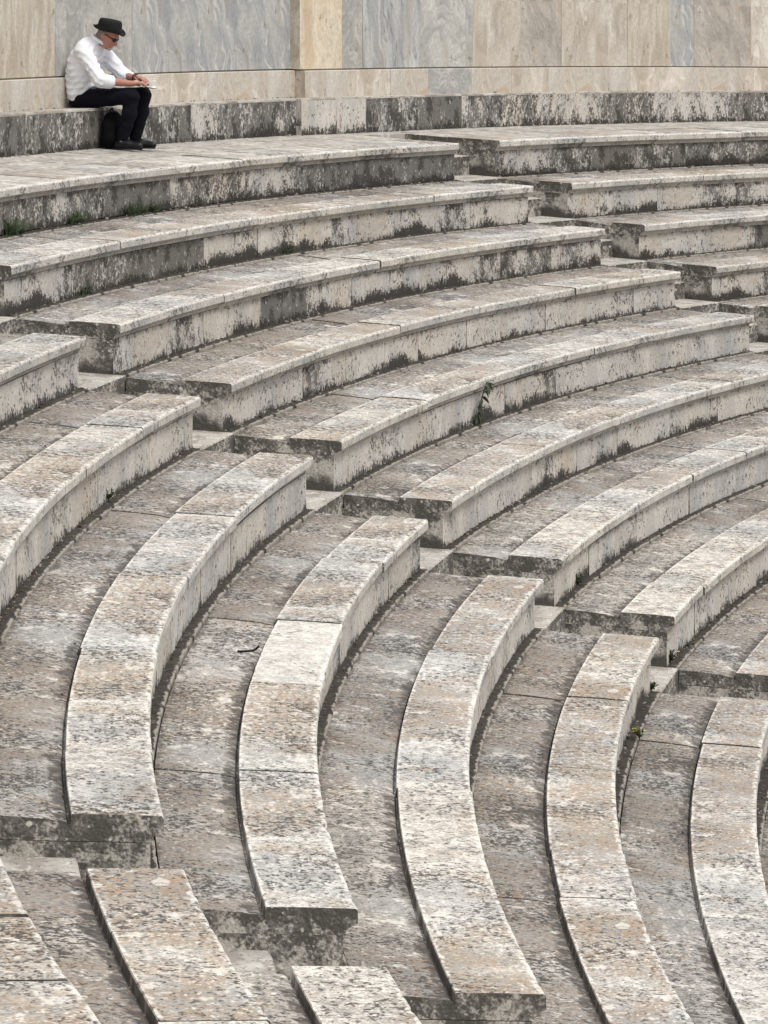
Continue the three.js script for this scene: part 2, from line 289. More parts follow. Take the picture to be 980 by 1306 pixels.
const riserProf = [[0.80, -0.1135, 1], [0.056, -0.1135, 1], [0.057, -0.20, 0.62, 0.003], [0.057, -0.29, 0.28, 0.004], [0.055, -0.376, 0.0, 0.003], [0.80, -0.376, 0]];
const ledgeProf = [[0.905, 0.0, 1], [0.862, 0.003, 0.62], [0.800, 0.003, 0.14, 0.006], [0.789, -0.003, 0.04, 0.014], [0.787, -0.1, 0.0], [0.905, -0.1, 0]];
const wedges = [
  { id: 0, a: -0.43, b: 'a1', k0: 3, k1: 10, where: 'on the near side of the lowest stair' },
  { id: 1, a: 'a1', b: 'a2', k0: 2, k1: 11, where: 'between the lowest and the middle stair' },
  { id: 2, a: 'a2', b: 'a3', k0: 2, k1: 11, where: 'between the middle and the upper stair' },
  { id: 3, a: 'a3', b: 0.86, k0: 2, k1: 7, where: 'beyond the upper stair' }];
const fixedJ = { '1,4': [0.0897, 0.071], '1,5': [0.1079, -0.0801], '1,6': [0.0724, 0.0224], '1,7': [0.1046, -0.0001], '1,8': [0.0647, 0.0078, -0.0209], '1,9': [0.1373], '2,7': [0.2599], '2,8': [0.2364], '2,5': [0.3161], '2,2': [0.3837, 0.3334], '2,3': [0.3226, 0.3529], '0,5': [-0.1812, -0.2253], '0,4': [-0.2251, -0.2405, -0.2581] };
const ord = ['', 'first', 'second', 'third', 'fourth', 'fifth', 'sixth', 'seventh', 'eighth', 'ninth', 'tenth'];
const edge = (w, side, o) => { const e = side ? w.b : w.a; if (typeof e === 'number') return e; const ps = PSI_A[e]; return ps + (side ? -1 : 1) * psStep(ps, o, AISLE / 2); };

function buildRow(w, k) {
  const o = rowO(k), y = rowH(k), R = rng(1000 * w.id + 31 * k + 7), a0 = edge(w, 0, o), a1 = edge(w, 1, o);
  const mid = (a0 + a1) / 2;
  const mood = w.id === 3 ? 'medium' : k <= 2 ? 'medium' : (w.id === 2 && k === 3) ? 'medium' : 'light';
  const g = thing('seat_row', `${ord[k - 1]} curved marble seat row below the walkway, ${w.where}`, 'seat row', pt(mid, o - 0.4, y - RISE), 'curved marble seat rows of the terrace');
  const gap = 0.0032;
  const jt = joints(a0, a1, o, 2.0, 3.0, R, fixedJ[`${w.id},${k}`]); let uRow = R() * 7, tv = Math.floor(R() * 3);
  for (let i = 0; i + 1 < jt.length; i++) {
    const gp = psStep(jt[i], o, gap), b0 = jt[i] + (i ? gp : 0), b1 = jt[i + 1] - (i + 2 < jt.length ? gp : 0), L = (b1 - b0) / psStep(b0, o, 1);
    const dy = (R() - 0.5) * 0.010, dd = (R() - 0.5) * 0.016;
    if (R() < 0.35) { uRow = R() * 7; tv = Math.floor(R() * 3); }
    const tm = treadM[tv][[0, 0, 1, 2, 1, 2, 3][Math.floor(R() * 7)]];
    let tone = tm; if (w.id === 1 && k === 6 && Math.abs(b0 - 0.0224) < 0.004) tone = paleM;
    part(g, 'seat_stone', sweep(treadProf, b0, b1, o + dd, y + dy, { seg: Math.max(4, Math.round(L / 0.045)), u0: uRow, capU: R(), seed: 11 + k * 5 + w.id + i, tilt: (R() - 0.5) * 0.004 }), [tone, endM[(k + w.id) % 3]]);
  }
  const jr = joints(a0, a1, o, 1.0, 1.7, R);
  for (let i = 0; i + 1 < jr.length; i++) {
    const gp = psStep(jr[i], o, gap), b0 = jr[i] + (i ? gp : 0), b1 = jr[i + 1] - (i + 2 < jr.length ? gp : 0), L = (b1 - b0) / psStep(b0, o, 1), set = riserM[R() < 0.25 ? (mood === 'light' ? 'medium' : 'dark') : mood];
    part(g, 'riser_stone', sweep(riserProf, b0, b1, o + (R() - 0.5) * 0.007, y, { seg: Math.max(3, Math.round(L / 0.12)), u0: R() * 7, capU: R(), seed: 40 + k + i }), [set[Math.floor(R() * 2)][Math.floor(R() * 3)], endM[(k + w.id) % 3]]);
  }
  const jl = joints(a0 + psStep(a0, o, 0.004), a1 - psStep(a1, o, 0.004), o, 1.3, 2.2, R);
  for (let i = 0; i + 1 < jl.length; i++) {
    const gp = psStep(jl[i], o, gap), b0 = jl[i] + (i ? gp : 0), b1 = jl[i + 1] - (i + 2 < jl.length ? gp : 0), L = (b1 - b0) / psStep(b0, o, 1);
    part(g, 'ledge_stone', sweep(ledgeProf, b0, b1, o, y + (R() - 0.5) * 0.005, { seg: Math.max(4, Math.round(L / 0.05)), u0: R() * 7, capU: R(), seed: 80 + k + i }), [ledgeM[i % 2], endM[2]]);
  }
}
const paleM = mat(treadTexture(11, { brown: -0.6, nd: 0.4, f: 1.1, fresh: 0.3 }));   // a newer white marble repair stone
for (const w of wedges) for (let k = w.k0; k <= w.k1; k++) buildRow(w, k);

// the walkway below the wall: an edge course with a nose, two courses of paving behind it
{
  const o = rowO(1), y = rowH(1), W = structure('walkway', pt(0.45, o - 0.7, y), 'pale marble walkway along the foot of the wall');
  const R = rng(4242), edgeProf = [[0.62, -0.002, 0.60, 0.004], [0.30, 0.0, 0.68], ...treadProf.slice(11, -1), [0.62, -0.112, 0.95]];
  const NOTCH = 1.12, ranges = [[-0.05, 'a2'], ['a2', 'a3'], ['a3', 0.9]];
  for (const [p, q] of ranges) {
    const wd = { a: p, b: q }, a0 = edge(wd, 0, o), a1 = edge(wd, 1, o), gap = 0.003;
    const course = (name, prof, oo, min, max, mats, seg, du, opt = {}) => {
      const jt = joints(a0, a1, o, min, max, R);
      for (let i = 0; i + 1 < jt.length; i++) {
        const gp = psStep(jt[i], o, gap), b0 = jt[i] + (i ? gp : 0), b1 = jt[i + 1] - (i + 2 < jt.length ? gp : 0), L = (b1 - b0) / psStep(b0, o, 1);
        part(W, name, sweep(prof, b0, b1, oo, y + (R() - 0.5) * 0.007, { seg: Math.max(4, Math.round(L / seg)), u0: R() * 7, capU: R(), seed: 200 + i, du, ...opt }), [mats(), endM[1]]);
      }
    };
    course('edge_stone', edgeProf, o, 1.2, 1.9, () => treadM[1][Math.floor(R() * 3)], 0.06, TU);
    course('riser_stone', riserProf, o, 1.0, 1.6, () => riserM.dark[Math.floor(R() * 2)][Math.floor(R() * 3)], 0.15, TU);
    course('paving_slab', [[NOTCH, 0, 0], [0.628, -0.003, 0.33, 0.004], [0.63, -0.1, 0.33], [NOTCH, -0.1, 0]], o, 0.9, 1.4, () => pavingM[Math.floor(R() * 4)], 0.2, 3);
  }
  const jt = joints(0, 0.9, o, 0.8, 1.3, R);
  for (let i = 0; i + 1 < jt.length; i++) part(W, 'paving_slab', sweep([[1.60, 0.003, 0], [NOTCH + 0.006, 0, 0.33, 0.004], [NOTCH + 0.006, -0.2, 0.33], [1.60, -0.2, 0]], jt[i] + 0.00005, jt[i + 1] - 0.00005, o, y + (R() - 0.5) * 0.006, { seg: 7, u0: R() * 5, du: 3, seed: 300 + i }), [pavingM[Math.floor(R() * 4)], endM[1]]);
}

// the three stairs: two steps to a row, sunk between the ends of the seat rows
for (const [id, lab, k0, k1] of [['a1', 'lowest stair, marble steps between curved seat rows, partly hidden by seat ends', 3, 10], ['a2', 'middle stair, narrow marble steps crossing the terrace between seat ends', 1, 11], ['a3', 'upper stair, narrow marble steps cut into the walkway edge below the wall', 1, 7]]) {
  const ps = PSI_A[id], g = thing('stairway', lab, 'stairway', pt(ps, rowO(k0), rowH(k0) - 1)), R = rng(900 + k0 + k1);
  for (let k = k0; k <= k1; k++) {
    const o = rowO(k), y = rowH(k), h = psStep(ps, o, AISLE / 2 - 0.003), back = k === 1 ? 1.11 : LIP;
    const st = (d0, d1, y1, y0) => [[d1, y1, 0], [d0 + 0.008, y1, 0.80, 0.004], [d0, y1 - 0.008, 0.82, 0.006], [d0, y0, 0.40], [d1, y0, 0]];
    if (k > 1) part(g, 'step', sweep(st(LIP, TREAD + BFRONT + 0.03, 0.001, -0.2), ps - h, ps + h, o, y, { seg: 14, u0: R() * 5, du: 1.4, seed: 400 + k, em: { 2: 1 } }), [pavingM[k % 3], endM[0]]);
    part(g, 'step', sweep(st(BFRONT, back + 0.03 * (k > 1), -RISE / 2, -0.42), ps - h, ps + h, o, y, { seg: 14, u0: R() * 5, du: 1.4, seed: 430 + k, em: { 2: 1 } }), [pavingM[(k + 1) % 3], endM[0]]);
  }
}

// the bench along the wall, and the wall
const PIL = 0.4754, BENCH_H = 0.378, PLINTH = 0.640, WALL_TOP = 2.8;
{
  const o = rowO(1), y = rowH(1), R = rng(515), g = thing('wall_bench', 'long stained marble bench running along the foot of the wall', 'bench', pt(0.45, o - 1.6, y));
  for (const [a, b, f] of [[0, 0.4630, 1.46], [0.4630, 0.9, 1.395]]) {
    const prof = [[2.05, BENCH_H - 0.036, 1], [f + 0.018, BENCH_H, 1, 0.004], [f + 0.004, BENCH_H - 0.006, 0.98, 0.007], [f, BENCH_H - 0.022, 0.95, 0.004], [f + 0.002, 0.2, 0.5, 0.003], [f, -0.02, 0.0, 0.003], [2.05, -0.02, 0]];
    const jt = joints(a, b, o, 1.0, 1.6, R, [0.4800, 0.4941]);
    for (let i = 0; i + 1 < jt.length; i++) {
      const dk = f < 1.42 && jt[i] < 0.49 ? riserM.light[i % 2][0] : riserM.dark[Math.floor(R() * 2)][Math.floor(R() * 3)];
      part(g, 'bench_stone', sweep(prof, jt[i] + 0.00005, jt[i + 1] - 0.00005, o + (R() - 0.5) * 0.008, y + (R() - 0.5) * 0.004, { seg: 14, u0: R() * 7, capU: R(), seed: 600 + i, em: { 0: 2, 1: 2, 2: 2 } }), [dk, riserM.light[0][0], pavingM[2]]);
    }
  }
}
{
  const o = rowO(1), y = rowH(1), R = rng(616), g = thing('marble_wall', 'tall wall of veined grey, tan and cream marble slabs behind the bench', 'wall', pt(0.45, o - 2, y));
  const M = {}, def = (n, s, p, c) => { M[n] = mat(marbleTexture(s, p), { rough: 0.55, bump: 0.003, color: c || [1, 1, 1] }); };
  def('tan', 1, { a: [204, 196, 182], b: [172, 160, 143], v: [150, 128, 102], fx: 6, fy: 0.8, warp: 0.5 });
  def('grey', 2, { a: [186, 183, 176], b: [156, 155, 151], v: [210, 207, 200], fx: 2.5, fy: 4.5, warp: 0.9, vk: 0.5 });
  def('bluegrey', 3, { a: [184, 183, 179], b: [150, 152, 153], v: [222, 218, 209], fx: 5, fy: 1.8, ang: 0.35, warp: 1.1 });
  def('gold', 4, { a: [216, 205, 184], b: [202, 187, 163], v: [228, 218, 198], fx: 3.5, fy: 1.8, warp: 1.2, st: [188, 154, 112] });
  def('veined', 5, { a: [192, 191, 188], b: [156, 157, 157], v: [120, 121, 122], fx: 6.5, fy: 0.9, ang: 0.1, warp: 0.7, vk: 0.75 });
  def('wavy', 6, { a: [200, 197, 190], b: [164, 163, 159], v: [128, 127, 124], fx: 2.2, fy: 5, warp: 1.6, vk: 0.55 });
  def('beige', 7, { a: [206, 199, 187], b: [178, 168, 154], v: [222, 216, 205], fx: 4, fy: 1.4, ang: -0.25, warp: 1.1 });
  def('brown', 8, { a: [188, 181, 170], b: [156, 148, 139], v: [182, 158, 130], fx: 4, fy: 1.8, ang: 0.6, warp: 1.0 });
  def('cream', 9, { a: [216, 209, 198], b: [188, 178, 164], v: [232, 227, 218], fx: 3.5, fy: 2.4, warp: 1.5 });
  def('plinth', 10, { a: [210, 204, 194], b: [184, 176, 164], v: [178, 154, 128], fx: 3, fy: 1.6, warp: 1.2 });
  const uvs = { du: 1.4, uvScaleV: 1 / 1.4 };
  const run = (name, cuts, mats, f, y0, y1, side) => {
    for (let i = 0; i + 1 < cuts.length; i++) {
      const j = (R() - 0.5) * 0.006, ff = f + j, prof = [[f + 0.2, y1, y1 + 0.2], [ff + 0.004, y1, y1 - 0.004], [ff, y1 - 0.004, y1], [ff, y0 + 0.004, y0], [ff + 0.004, y0, y0 - 0.004], [f + 0.2, y0, y0 - 0.2]];
      const L = (cuts[i + 1] - cuts[i]) / psStep(cuts[i], o, 1);
      part(g, name, sweep(prof, cuts[i] + 0.00003, cuts[i + 1] - 0.00003, o, y, { seg: Math.max(3, Math.round(L / 0.25)), u0: R() * 3, capU: R(), seed: 700 + i, ...uvs }), [M[mats[i % mats.length]], side || M.brown]);
    }
  };
  const tanSide = M.tan;
  run('wall_slab', [0.2, 0.255, 0.3232, 0.3679, 0.4023, PIL], ['beige', 'grey', 'tan', 'grey', 'bluegrey'], 1.835, PLINTH + 0.013, WALL_TOP);
  run('wall_slab', [PIL, 0.4956, 0.5054, 0.5338, 0.5601, 0.5846, 0.6058, 0.6411, 0.6648, 0.6781, 0.7108, 0.76, 0.81, 0.86], ['gold', 'grey', 'veined', 'wavy', 'beige', 'brown', 'beige', 'tan', 'bluegrey', 'brown', 'cream', 'beige', 'grey'], 1.72, PLINTH + 0.013, WALL_TOP, tanSide);
  run('plinth_stone', [0.2, 0.255, 0.3093, 0.363, 0.3956, 0.4349, PIL + 0.0005], ['plinth', 'cream', 'plinth'], 1.788, BENCH_H - 0.06, PLINTH);
  run('plinth_stone', [PIL + 0.0005, 0.4982, 0.5172, 0.5358, 0.5574, 0.5777, 0.5972, 0.6407, 0.6711, 0.7058, 0.76, 0.81, 0.86], ['plinth', 'cream', 'plinth', 'grey', 'plinth', 'beige', 'plinth', 'cream', 'plinth', 'cream'], 1.671, BENCH_H - 0.06, PLINTH, tanSide);
  for (const [a, b, f] of [[0.2, PIL - 0.002, 1.865], [PIL + 0.003, 0.86, 1.75]]) part(g, 'backing', sweep([[f + 0.5, WALL_TOP - 0.05, 0], [f, WALL_TOP - 0.05, 0], [f, 0.1, 0], [f + 0.5, 0.1, 0]], a, b, o, y, { seg: 20 }), [coreM, coreM]);
}
{ // soil crumbs and grit caught on the ledges and at the back of the bench
  const R = rng(321), g = new THREE.IcosahedronGeometry(1, 0), spots = [];
  for (const w of wedges) for (let k = w.k0; k <= w.k1; k++) {
    const o = rowO(k), a0 = edge(w, 0, o), a1 = edge(w, 1, o), L = (a1 - a0) / psStep(a0, o, 1);
    for (let i = 0; i < L * 70; i++) { const ps = a0 + (a1 - a0) * R(), den = 0.5 + 0.5 * noise1(arc(ps, o) * 0.9, 55 + k); if (R() > den) continue; const soil = R() < 0.93; spots.push([pt(ps, o - (soil ? 0.862 - 0.055 * R() * R() : 0.40 + 0.06 * R() * R()), rowH(k) - (soil ? 0 : 0.03)), soil]); }
  }
  for (let i = 0; i < 1500; i++) { const ps = 0.3 + 0.45 * R(); if (R() < 0.35 + 0.65 * noise1(ps * 60, 71)) spots.push([pt(ps, rowO(1) - (ps < PIL ? 1.783 : 1.666) + 0.02 * R(), rowH(1) + BENCH_H - 0.024), true]); }
  for (let i = 0; i < 1600; i++) { const ps = 0.25 + 0.5 * R(); if (R() < 0.4 + 0.6 * noise1(ps * 50, 72)) spots.push([pt(ps, rowO(1) - (ps < 0.463 ? 1.44 : 1.39) + 0.025 * R() * R(), rowH(1)), true]); }
  const m = new THREE.MeshStandardMaterial({ roughness: 1 }), im = new THREE.InstancedMesh(g, m, spots.length), q = new THREE.Object3D(), col = new THREE.Color();
  spots.forEach(([p, soil], i) => { const s = soil ? 0.004 + 0.011 * R() * R() : 0.002 + 0.004 * R(); q.position.copy(p); q.position.y += s * 0.3; q.rotation.set(R() * 6, R() * 6, R() * 6); q.scale.set(s * (0.7 + R()), s * (0.5 + 0.5 * R()), s * (0.7 + R())); q.updateMatrix(); im.setMatrixAt(i, q.matrix); const t = R(); im.setColorAt(i, t < 0.72 ? col.setRGB(0.045 + 0.03 * R(), 0.038 + 0.025 * R(), 0.03 + 0.018 * R()) : t < 0.9 ? col.setRGB(0.30, 0.275, 0.24) : col.setRGB(0.06, 0.07, 0.03)); });
  im.name = 'soil_crumbs'; im.castShadow = im.receiveShadow = true; im.userData = { kind: 'stuff', label: 'dark soil crumbs and grit caught along the stone ledges', category: 'soil' }; scene.add(im);
}
{ // earth under the stones, and the ground far below
  const o = rowO(1), y = rowH(1), prof = [[9, 2.7, 0], [2.3, 2.7, 0], [2.3, -0.3, 0], [0, -0.62, 0]];
  for (let k = 2; k <= 12; k++) prof.push([-(k - 1) * TREAD, -(k - 1) * RISE - 0.62, 0]);
  prof.push([-11 * TREAD - 0.1, -9, 0], [9, -9, 0]);
  const b = structure('earth_bank', pt(0.3, o - 1, y - 2)); part(b, 'bank_face', sweep(prof, -0.5, 1.0, o, y, { seg: 80 }), [coreM, coreM]);
  const gm = new THREE.MeshStandardMaterial({ color: new THREE.Color().setRGB(0.22, 0.2, 0.17), roughness: 1 });
  const gr = new THREE.Mesh(new THREE.PlaneGeometry(900, 900).rotateX(-Math.PI / 2), gm); gr.name = 'ground'; gr.position.y = -7.6; gr.receiveShadow = true; gr.userData = { kind: 'structure' }; scene.add(gr);
}
// ------------------------------------------------------------------ soft shapes: distance fields meshed with surface nets
const V3 = (x, y, z) => new THREE.Vector3(x, y, z);
function cone(a, b, ra, rb, sz = 1) {                             // distance to a tapered capsule, flattened along z by sz
  const bx = b[0] - a[0], by = b[1] - a[1], bz = (b[2] - a[2]) / sz, L2 = bx * bx + by * by + bz * bz || 1e-9;
  return (x, y, z) => { const px = x - a[0], py = y - a[1], pz = (z - a[2]) / sz; let t = (px * bx + py * by + pz * bz) / L2; t = t < 0 ? 0 : t > 1 ? 1 : t; const dx = px - t * bx, dy = py - t * by, dz = pz - t * bz; return Math.sqrt(dx * dx + dy * dy + dz * dz) - (ra + t * (rb - ra)); };
}
const ellip = (c, r) => (x, y, z) => { const a = (x - c[0]) / r[0], b = (y - c[1]) / r[1], d = (z - c[2]) / r[2], k = Math.sqrt(a * a + b * b + d * d); return (k - 1) * Math.min(r[0], r[1], r[2]); };
const smin = (a, b, k) => { const h = Math.max(k - Math.abs(a - b), 0) / k; return Math.min(a, b) - h * h * k * 0.25; };
const blend = (list, k) => (x, y, z) => { let d = list[0](x, y, z); for (let i = 1; i < list.length; i++) d = smin(d, list[i](x, y, z), k); return d; };
function netMesh(f, lo, hi, cell) {
  const n = [0, 1, 2].map((i) => Math.ceil((hi[i] - lo[i]) / cell) + 1), [nx, ny, nz] = n, F = new Float32Array(nx * ny * nz), at = (i, j, k) => i + nx * (j + ny * k);
  for (let k = 0; k < nz; k++) for (let j = 0; j < ny; j++) for (let i = 0; i < nx; i++) F[at(i, j, k)] = f(lo[0] + i * cell, lo[1] + j * cell, lo[2] + k * cell);
  const vid = new Int32Array(nx * ny * nz).fill(-1), pos = [], idx = [];
  for (let k = 0; k < nz - 1; k++) for (let j = 0; j < ny - 1; j++) for (let i = 0; i < nx - 1; i++) {
    let m = 0, cx = 0, cy = 0, cz = 0, c = 0; const v = [];
    for (let q = 0; q < 8; q++) { const val = F[at(i + (q & 1), j + ((q >> 1) & 1), k + (q >> 2))]; v.push(val); if (val < 0) m++; }
    if (m === 0 || m === 8) continue;
    for (const [p, q] of netEdges) if ((v[p] < 0) !== (v[q] < 0)) { const t = v[p] / (v[p] - v[q]); cx += (p & 1) + t * ((q & 1) - (p & 1)); cy += ((p >> 1) & 1) + t * (((q >> 1) & 1) - ((p >> 1) & 1)); cz += (p >> 2) + t * ((q >> 2) - (p >> 2)); c++; }
    vid[at(i, j, k)] = pos.length / 3; pos.push(lo[0] + (i + cx / c) * cell, lo[1] + (j + cy / c) * cell, lo[2] + (k + cz / c) * cell);
  }
  const quad = (a, b, c, d, flip) => { if (a < 0 || b < 0 || c < 0 || d < 0) return; flip ? idx.push(a, c, b, a, d, c) : idx.push(a, b, c, a, c, d); };
  for (let k = 1; k < nz - 1; k++) for (let j = 1; j < ny - 1; j++) for (let i = 1; i < nx - 1; i++) {
    const s = F[at(i, j, k)] < 0;
    if (s !== (F[at(i + 1, j, k)] < 0)) quad(vid[at(i, j - 1, k - 1)], vid[at(i, j, k - 1)], vid[at(i, j, k)], vid[at(i, j - 1, k)], !s);
    if (s !== (F[at(i, j + 1, k)] < 0)) quad(vid[at(i - 1, j, k - 1)], vid[at(i - 1, j, k)], vid[at(i, j, k)], vid[at(i, j, k - 1)], !s);
    if (s !== (F[at(i, j, k + 1)] < 0)) quad(vid[at(i - 1, j - 1, k)], vid[at(i, j - 1, k)], vid[at(i, j, k)], vid[at(i - 1, j, k)], !s);
  }
  const g = new THREE.BufferGeometry(); g.setAttribute('position', new THREE.Float32BufferAttribute(pos, 3)); g.setIndex(idx); g.computeVertexNormals(); return g;
}
const netEdges = [[0, 1], [2, 3], [4, 5], [6, 7], [0, 2], [1, 3], [4, 6], [5, 7], [0, 4], [1, 5], [2, 6], [3, 7]];
const plain = (r, g, b, rough = 0.8, extra = {}) => { const m = new THREE.MeshPhysicalMaterial({ roughness: rough, specularIntensity: rough > 0.8 ? 0.25 : 0.6, ...extra }); m.color.setRGB(r, g, b); return m; };
function sub(parent, name, geo, m) { const o = new THREE.Mesh(geo, m); o.name = name; o.castShadow = o.receiveShadow = true; parent.add(o); return o; }

// ------------------------------------------------------------------ the reader on the bench; x forwards, y up from the walkway, z to his right
const PSI_P = 0.3735, seatAt = pt(PSI_P, rowO(1) - 1.452, rowH(1));
{
  const person = thing('person', 'person in white shirt, black trousers and black hat, seated on the bench writing', 'person', seatAt);
  person.rotation.y = -PSI_P;
  const cloth = { hipR: [-0.20, 0.455, 0.085], hipL: [-0.20, 0.455, -0.085], knR: [0.325, 0.495, 0.12], knL: [0.345, 0.50, -0.10], anR: [0.235, 0.10, 0.12], anL: [0.265, 0.10, -0.10] };
  // trousers
  const fold = (x, y, z) => 0.002 * Math.sin(70 * y + 34 * x + 9 * z) * Math.sin(11 * x + 8 * y) + 0.0025 * Math.sin(38 * x - 55 * y + 30 * z);
  const tf = blend([cone([-0.22, 0.475, -0.07], [-0.22, 0.475, 0.07], 0.112, 0.112), cone([-0.20, 0.462, 0.09], cloth.knR, 0.094, 0.072), cone([-0.20, 0.462, -0.09], cloth.knL, 0.094, 0.072),
    cone(cloth.knR, [0.305, 0.33, 0.12], 0.069, 0.066), cone([0.305, 0.33, 0.12], cloth.anR, 0.066, 0.056), cone(cloth.knL, [0.325, 0.33, -0.10], 0.069, 0.066), cone([0.325, 0.33, -0.10], cloth.anL, 0.066, 0.056)], 0.03);
  const trousers = sub(person, 'trousers', netMesh((x, y, z) => Math.max(tf(x, y, z) + fold(x, y, z), 0.082 - y, 0.381 - y > 0 && x < -0.005 ? 0.381 - y : -1), [-0.40, 0.05, -0.24], [0.46, 0.64, 0.24], 0.0105), plain(0.007, 0.007, 0.011, 1));
  // shirt: leaning forwards over the book, sleeves rolled at the elbows
  const shR = [-0.155, 0.915, 0.165], shL = [-0.135, 0.915, -0.165], elR = [0.055, 0.645, 0.225], elL = [0.085, 0.67, -0.21];
  const sf = blend([cone([-0.235, 0.50, -0.065], [-0.235, 0.50, 0.065], 0.122, 0.122), cone([-0.225, 0.64, -0.06], [-0.225, 0.64, 0.06], 0.135, 0.135), cone([-0.205, 0.78, -0.075], [-0.205, 0.78, 0.075], 0.128, 0.128), cone([-0.16, 0.90, -0.11], [-0.16, 0.90, 0.11], 0.085, 0.085), cone([-0.15, 0.93, 0], [-0.065, 1.005, 0], 0.10, 0.066)], 0.09);
  const slv = blend([cone(shR, elR, 0.082, 0.066), cone(elR, [0.125, 0.632, 0.205], 0.066, 0.062), cone(shL, elL, 0.08, 0.066), cone(elL, [0.15, 0.652, -0.175], 0.066, 0.06)], 0.03);
  const cuff = (x, y, z) => Math.min(cone([0.112, 0.633, 0.208], [0.138, 0.630, 0.20], 0.0665, 0.0655)(x, y, z), cone([0.132, 0.655, -0.185], [0.158, 0.651, -0.173], 0.065, 0.064)(x, y, z));
  const hem = (x, y) => 0.388 - y + Math.max(0, (x + 0.29)) * 0.95;  // the shirt tail hangs lower behind
  const wr = (x, y, z) => 0.011 * Math.abs(Math.sin(26 * y - 30 * x + 12 * z + 2 * Math.sin(9 * z + 6 * y))) * Math.sin(9 * x + 13 * z + 7 * y) + 0.008 * Math.abs(Math.sin(52 * y + 23 * x + 20 * z + 2 * Math.sin(14 * x))) - 0.005 + 0.004 * Math.sin(21 * (x + y) + 34 * z);
  const shirt = sub(person, 'shirt', netMesh((x, y, z) => Math.min(smin(Math.max(sf(x, y, z), hem(x, y)), slv(x, y, z), 0.035) + wr(x, y, z), cuff(x, y, z)), [-0.45, 0.36, -0.36], [0.26, 1.10, 0.36], 0.008), plain(0.78, 0.79, 0.83, 0.85));
  const collar = new THREE.TubeGeometry(new THREE.CatmullRomCurve3([V3(0.012, 0.968, 0.02), V3(-0.02, 0.995, 0.068), V3(-0.085, 1.035, 0.066), V3(-0.122, 1.05, 0), V3(-0.085, 1.035, -0.066), V3(-0.02, 0.995, -0.068), V3(0.012, 0.968, -0.02)]), 30, 0.017, 8); sub(shirt, 'collar', collar, shirt.material);
  // body: one skin, torso and limbs inside the clothes; head and hands meshed finer
  const skin = plain(0.42, 0.195, 0.15, 0.6);
  const wrR = [0.315, 0.612, 0.125], wrL = [0.30, 0.655, -0.055];
  const bf = blend([cone([-0.22, 0.50, 0], [-0.19, 0.85, 0], 0.085, 0.085), cone([-0.16, 0.90, -0.11], [-0.16, 0.90, 0.11], 0.05, 0.05), cone([-0.13, 0.92, 0], [-0.015, 1.05, 0], 0.058, 0.054), cone(shR, elR, 0.042, 0.04), cone(elR, wrR, 0.045, 0.03), cone(shL, elL, 0.042, 0.04), cone(elL, wrL, 0.045, 0.029), cone([-0.2, 0.46, 0.09], cloth.knR, 0.055, 0.045), cone([-0.2, 0.46, -0.09], cloth.knL, 0.055, 0.045), cone(cloth.knR, cloth.anR, 0.042, 0.032), cone(cloth.knL, cloth.anL, 0.042, 0.032)], 0.03);
  const gBody = netMesh(bf, [-0.33, 0.05, -0.29], [0.42, 1.14, 0.30], 0.0105);
  const T = 0.56, hc = [0.034, 1.055], toHead = (x, y) => { const dx = x - hc[0], dy = y - hc[1]; return [dx * Math.cos(T) - dy * Math.sin(T), dx * Math.sin(T) + dy * Math.cos(T)]; };
  const hf = blend([ellip([-0.01, 0.03, 0], [0.098, 0.098, 0.077]), ellip([0.028, -0.035, 0], [0.068, 0.075, 0.064]), cone([0.05, -0.09, -0.018], [0.05, -0.09, 0.018], 0.028, 0.028), cone([-0.03, -0.05, 0], [-0.10, -0.16, 0], 0.06, 0.062)], 0.035);
  const hd = blend([cone([0.088, 0.012, 0], [0.112, -0.036, 0], 0.010, 0.015), cone([0.082, 0.028, -0.03], [0.082, 0.028, 0.03], 0.012, 0.012), cone([0.083, -0.066, -0.016], [0.083, -0.066, 0.016], 0.009, 0.009), ellip([-0.012, -0.01, 0.078], [0.018, 0.03, 0.010]), ellip([-0.012, -0.01, -0.078], [0.018, 0.03, 0.010]), cone([0.062, -0.028, 0.034], [0.062, -0.028, 0.036], 0.024, 0.024), cone([0.062, -0.028, -0.034], [0.062, -0.028, -0.036], 0.024, 0.024)], 0.008);
  const gHead = netMesh((x, y, z) => { const [a, b] = toHead(x, y); return smin(hf(a, b, z), hd(a, b, z), 0.012); }, [-0.13, 0.90, -0.10], [0.17, 1.19, 0.10], 0.0048);
  const hand = (w, dir, up, side, curl) => {                       // palm from the wrist, four fingers bent at the knuckles, thumb from the side
    const d = V3(...dir).normalize(), u = V3(...up).normalize(), s = d.clone().cross(u).multiplyScalar(side), P = (a, b, c) => { const p = V3(...w).addScaledVector(d, a).addScaledVector(s, b).addScaledVector(u, c); return [p.x, p.y, p.z]; };
    const palm = [cone(P(0, 0, 0), P(0.03, 0, 0), 0.026, 0.026)], fing = [];
    for (let i = 0; i < 4; i++) { const b = -0.03 + 0.02 * i; palm.push(cone(P(0.02, b * 0.7, 0), P(0.082, b, 0.004), 0.014, 0.0115)); const L = [0.036, 0.042, 0.045, 0.036][i]; const k1 = P(0.088 + L * Math.cos(curl * 0.5), b * 1.05, 0.004 - L * Math.sin(curl * 0.5)), k2 = P(0.088 + L * Math.cos(curl * 0.5) + 0.034 * Math.cos(curl * 1.3), b * 1.02, 0.004 - L * Math.sin(curl * 0.5) - 0.034 * Math.sin(curl * 1.3)); fing.push(blend([cone(P(0.08, b, 0.004), k1, 0.0098, 0.009), cone(k1, k2, 0.009, 0.0078)], 0.004)); }
    fing.push(blend([cone(P(0.02, -0.03, -0.004), P(0.055, -0.054, -0.018), 0.0125, 0.0105), cone(P(0.055, -0.054, -0.018), P(0.088, -0.05, -0.03), 0.0105, 0.0085)], 0.004));
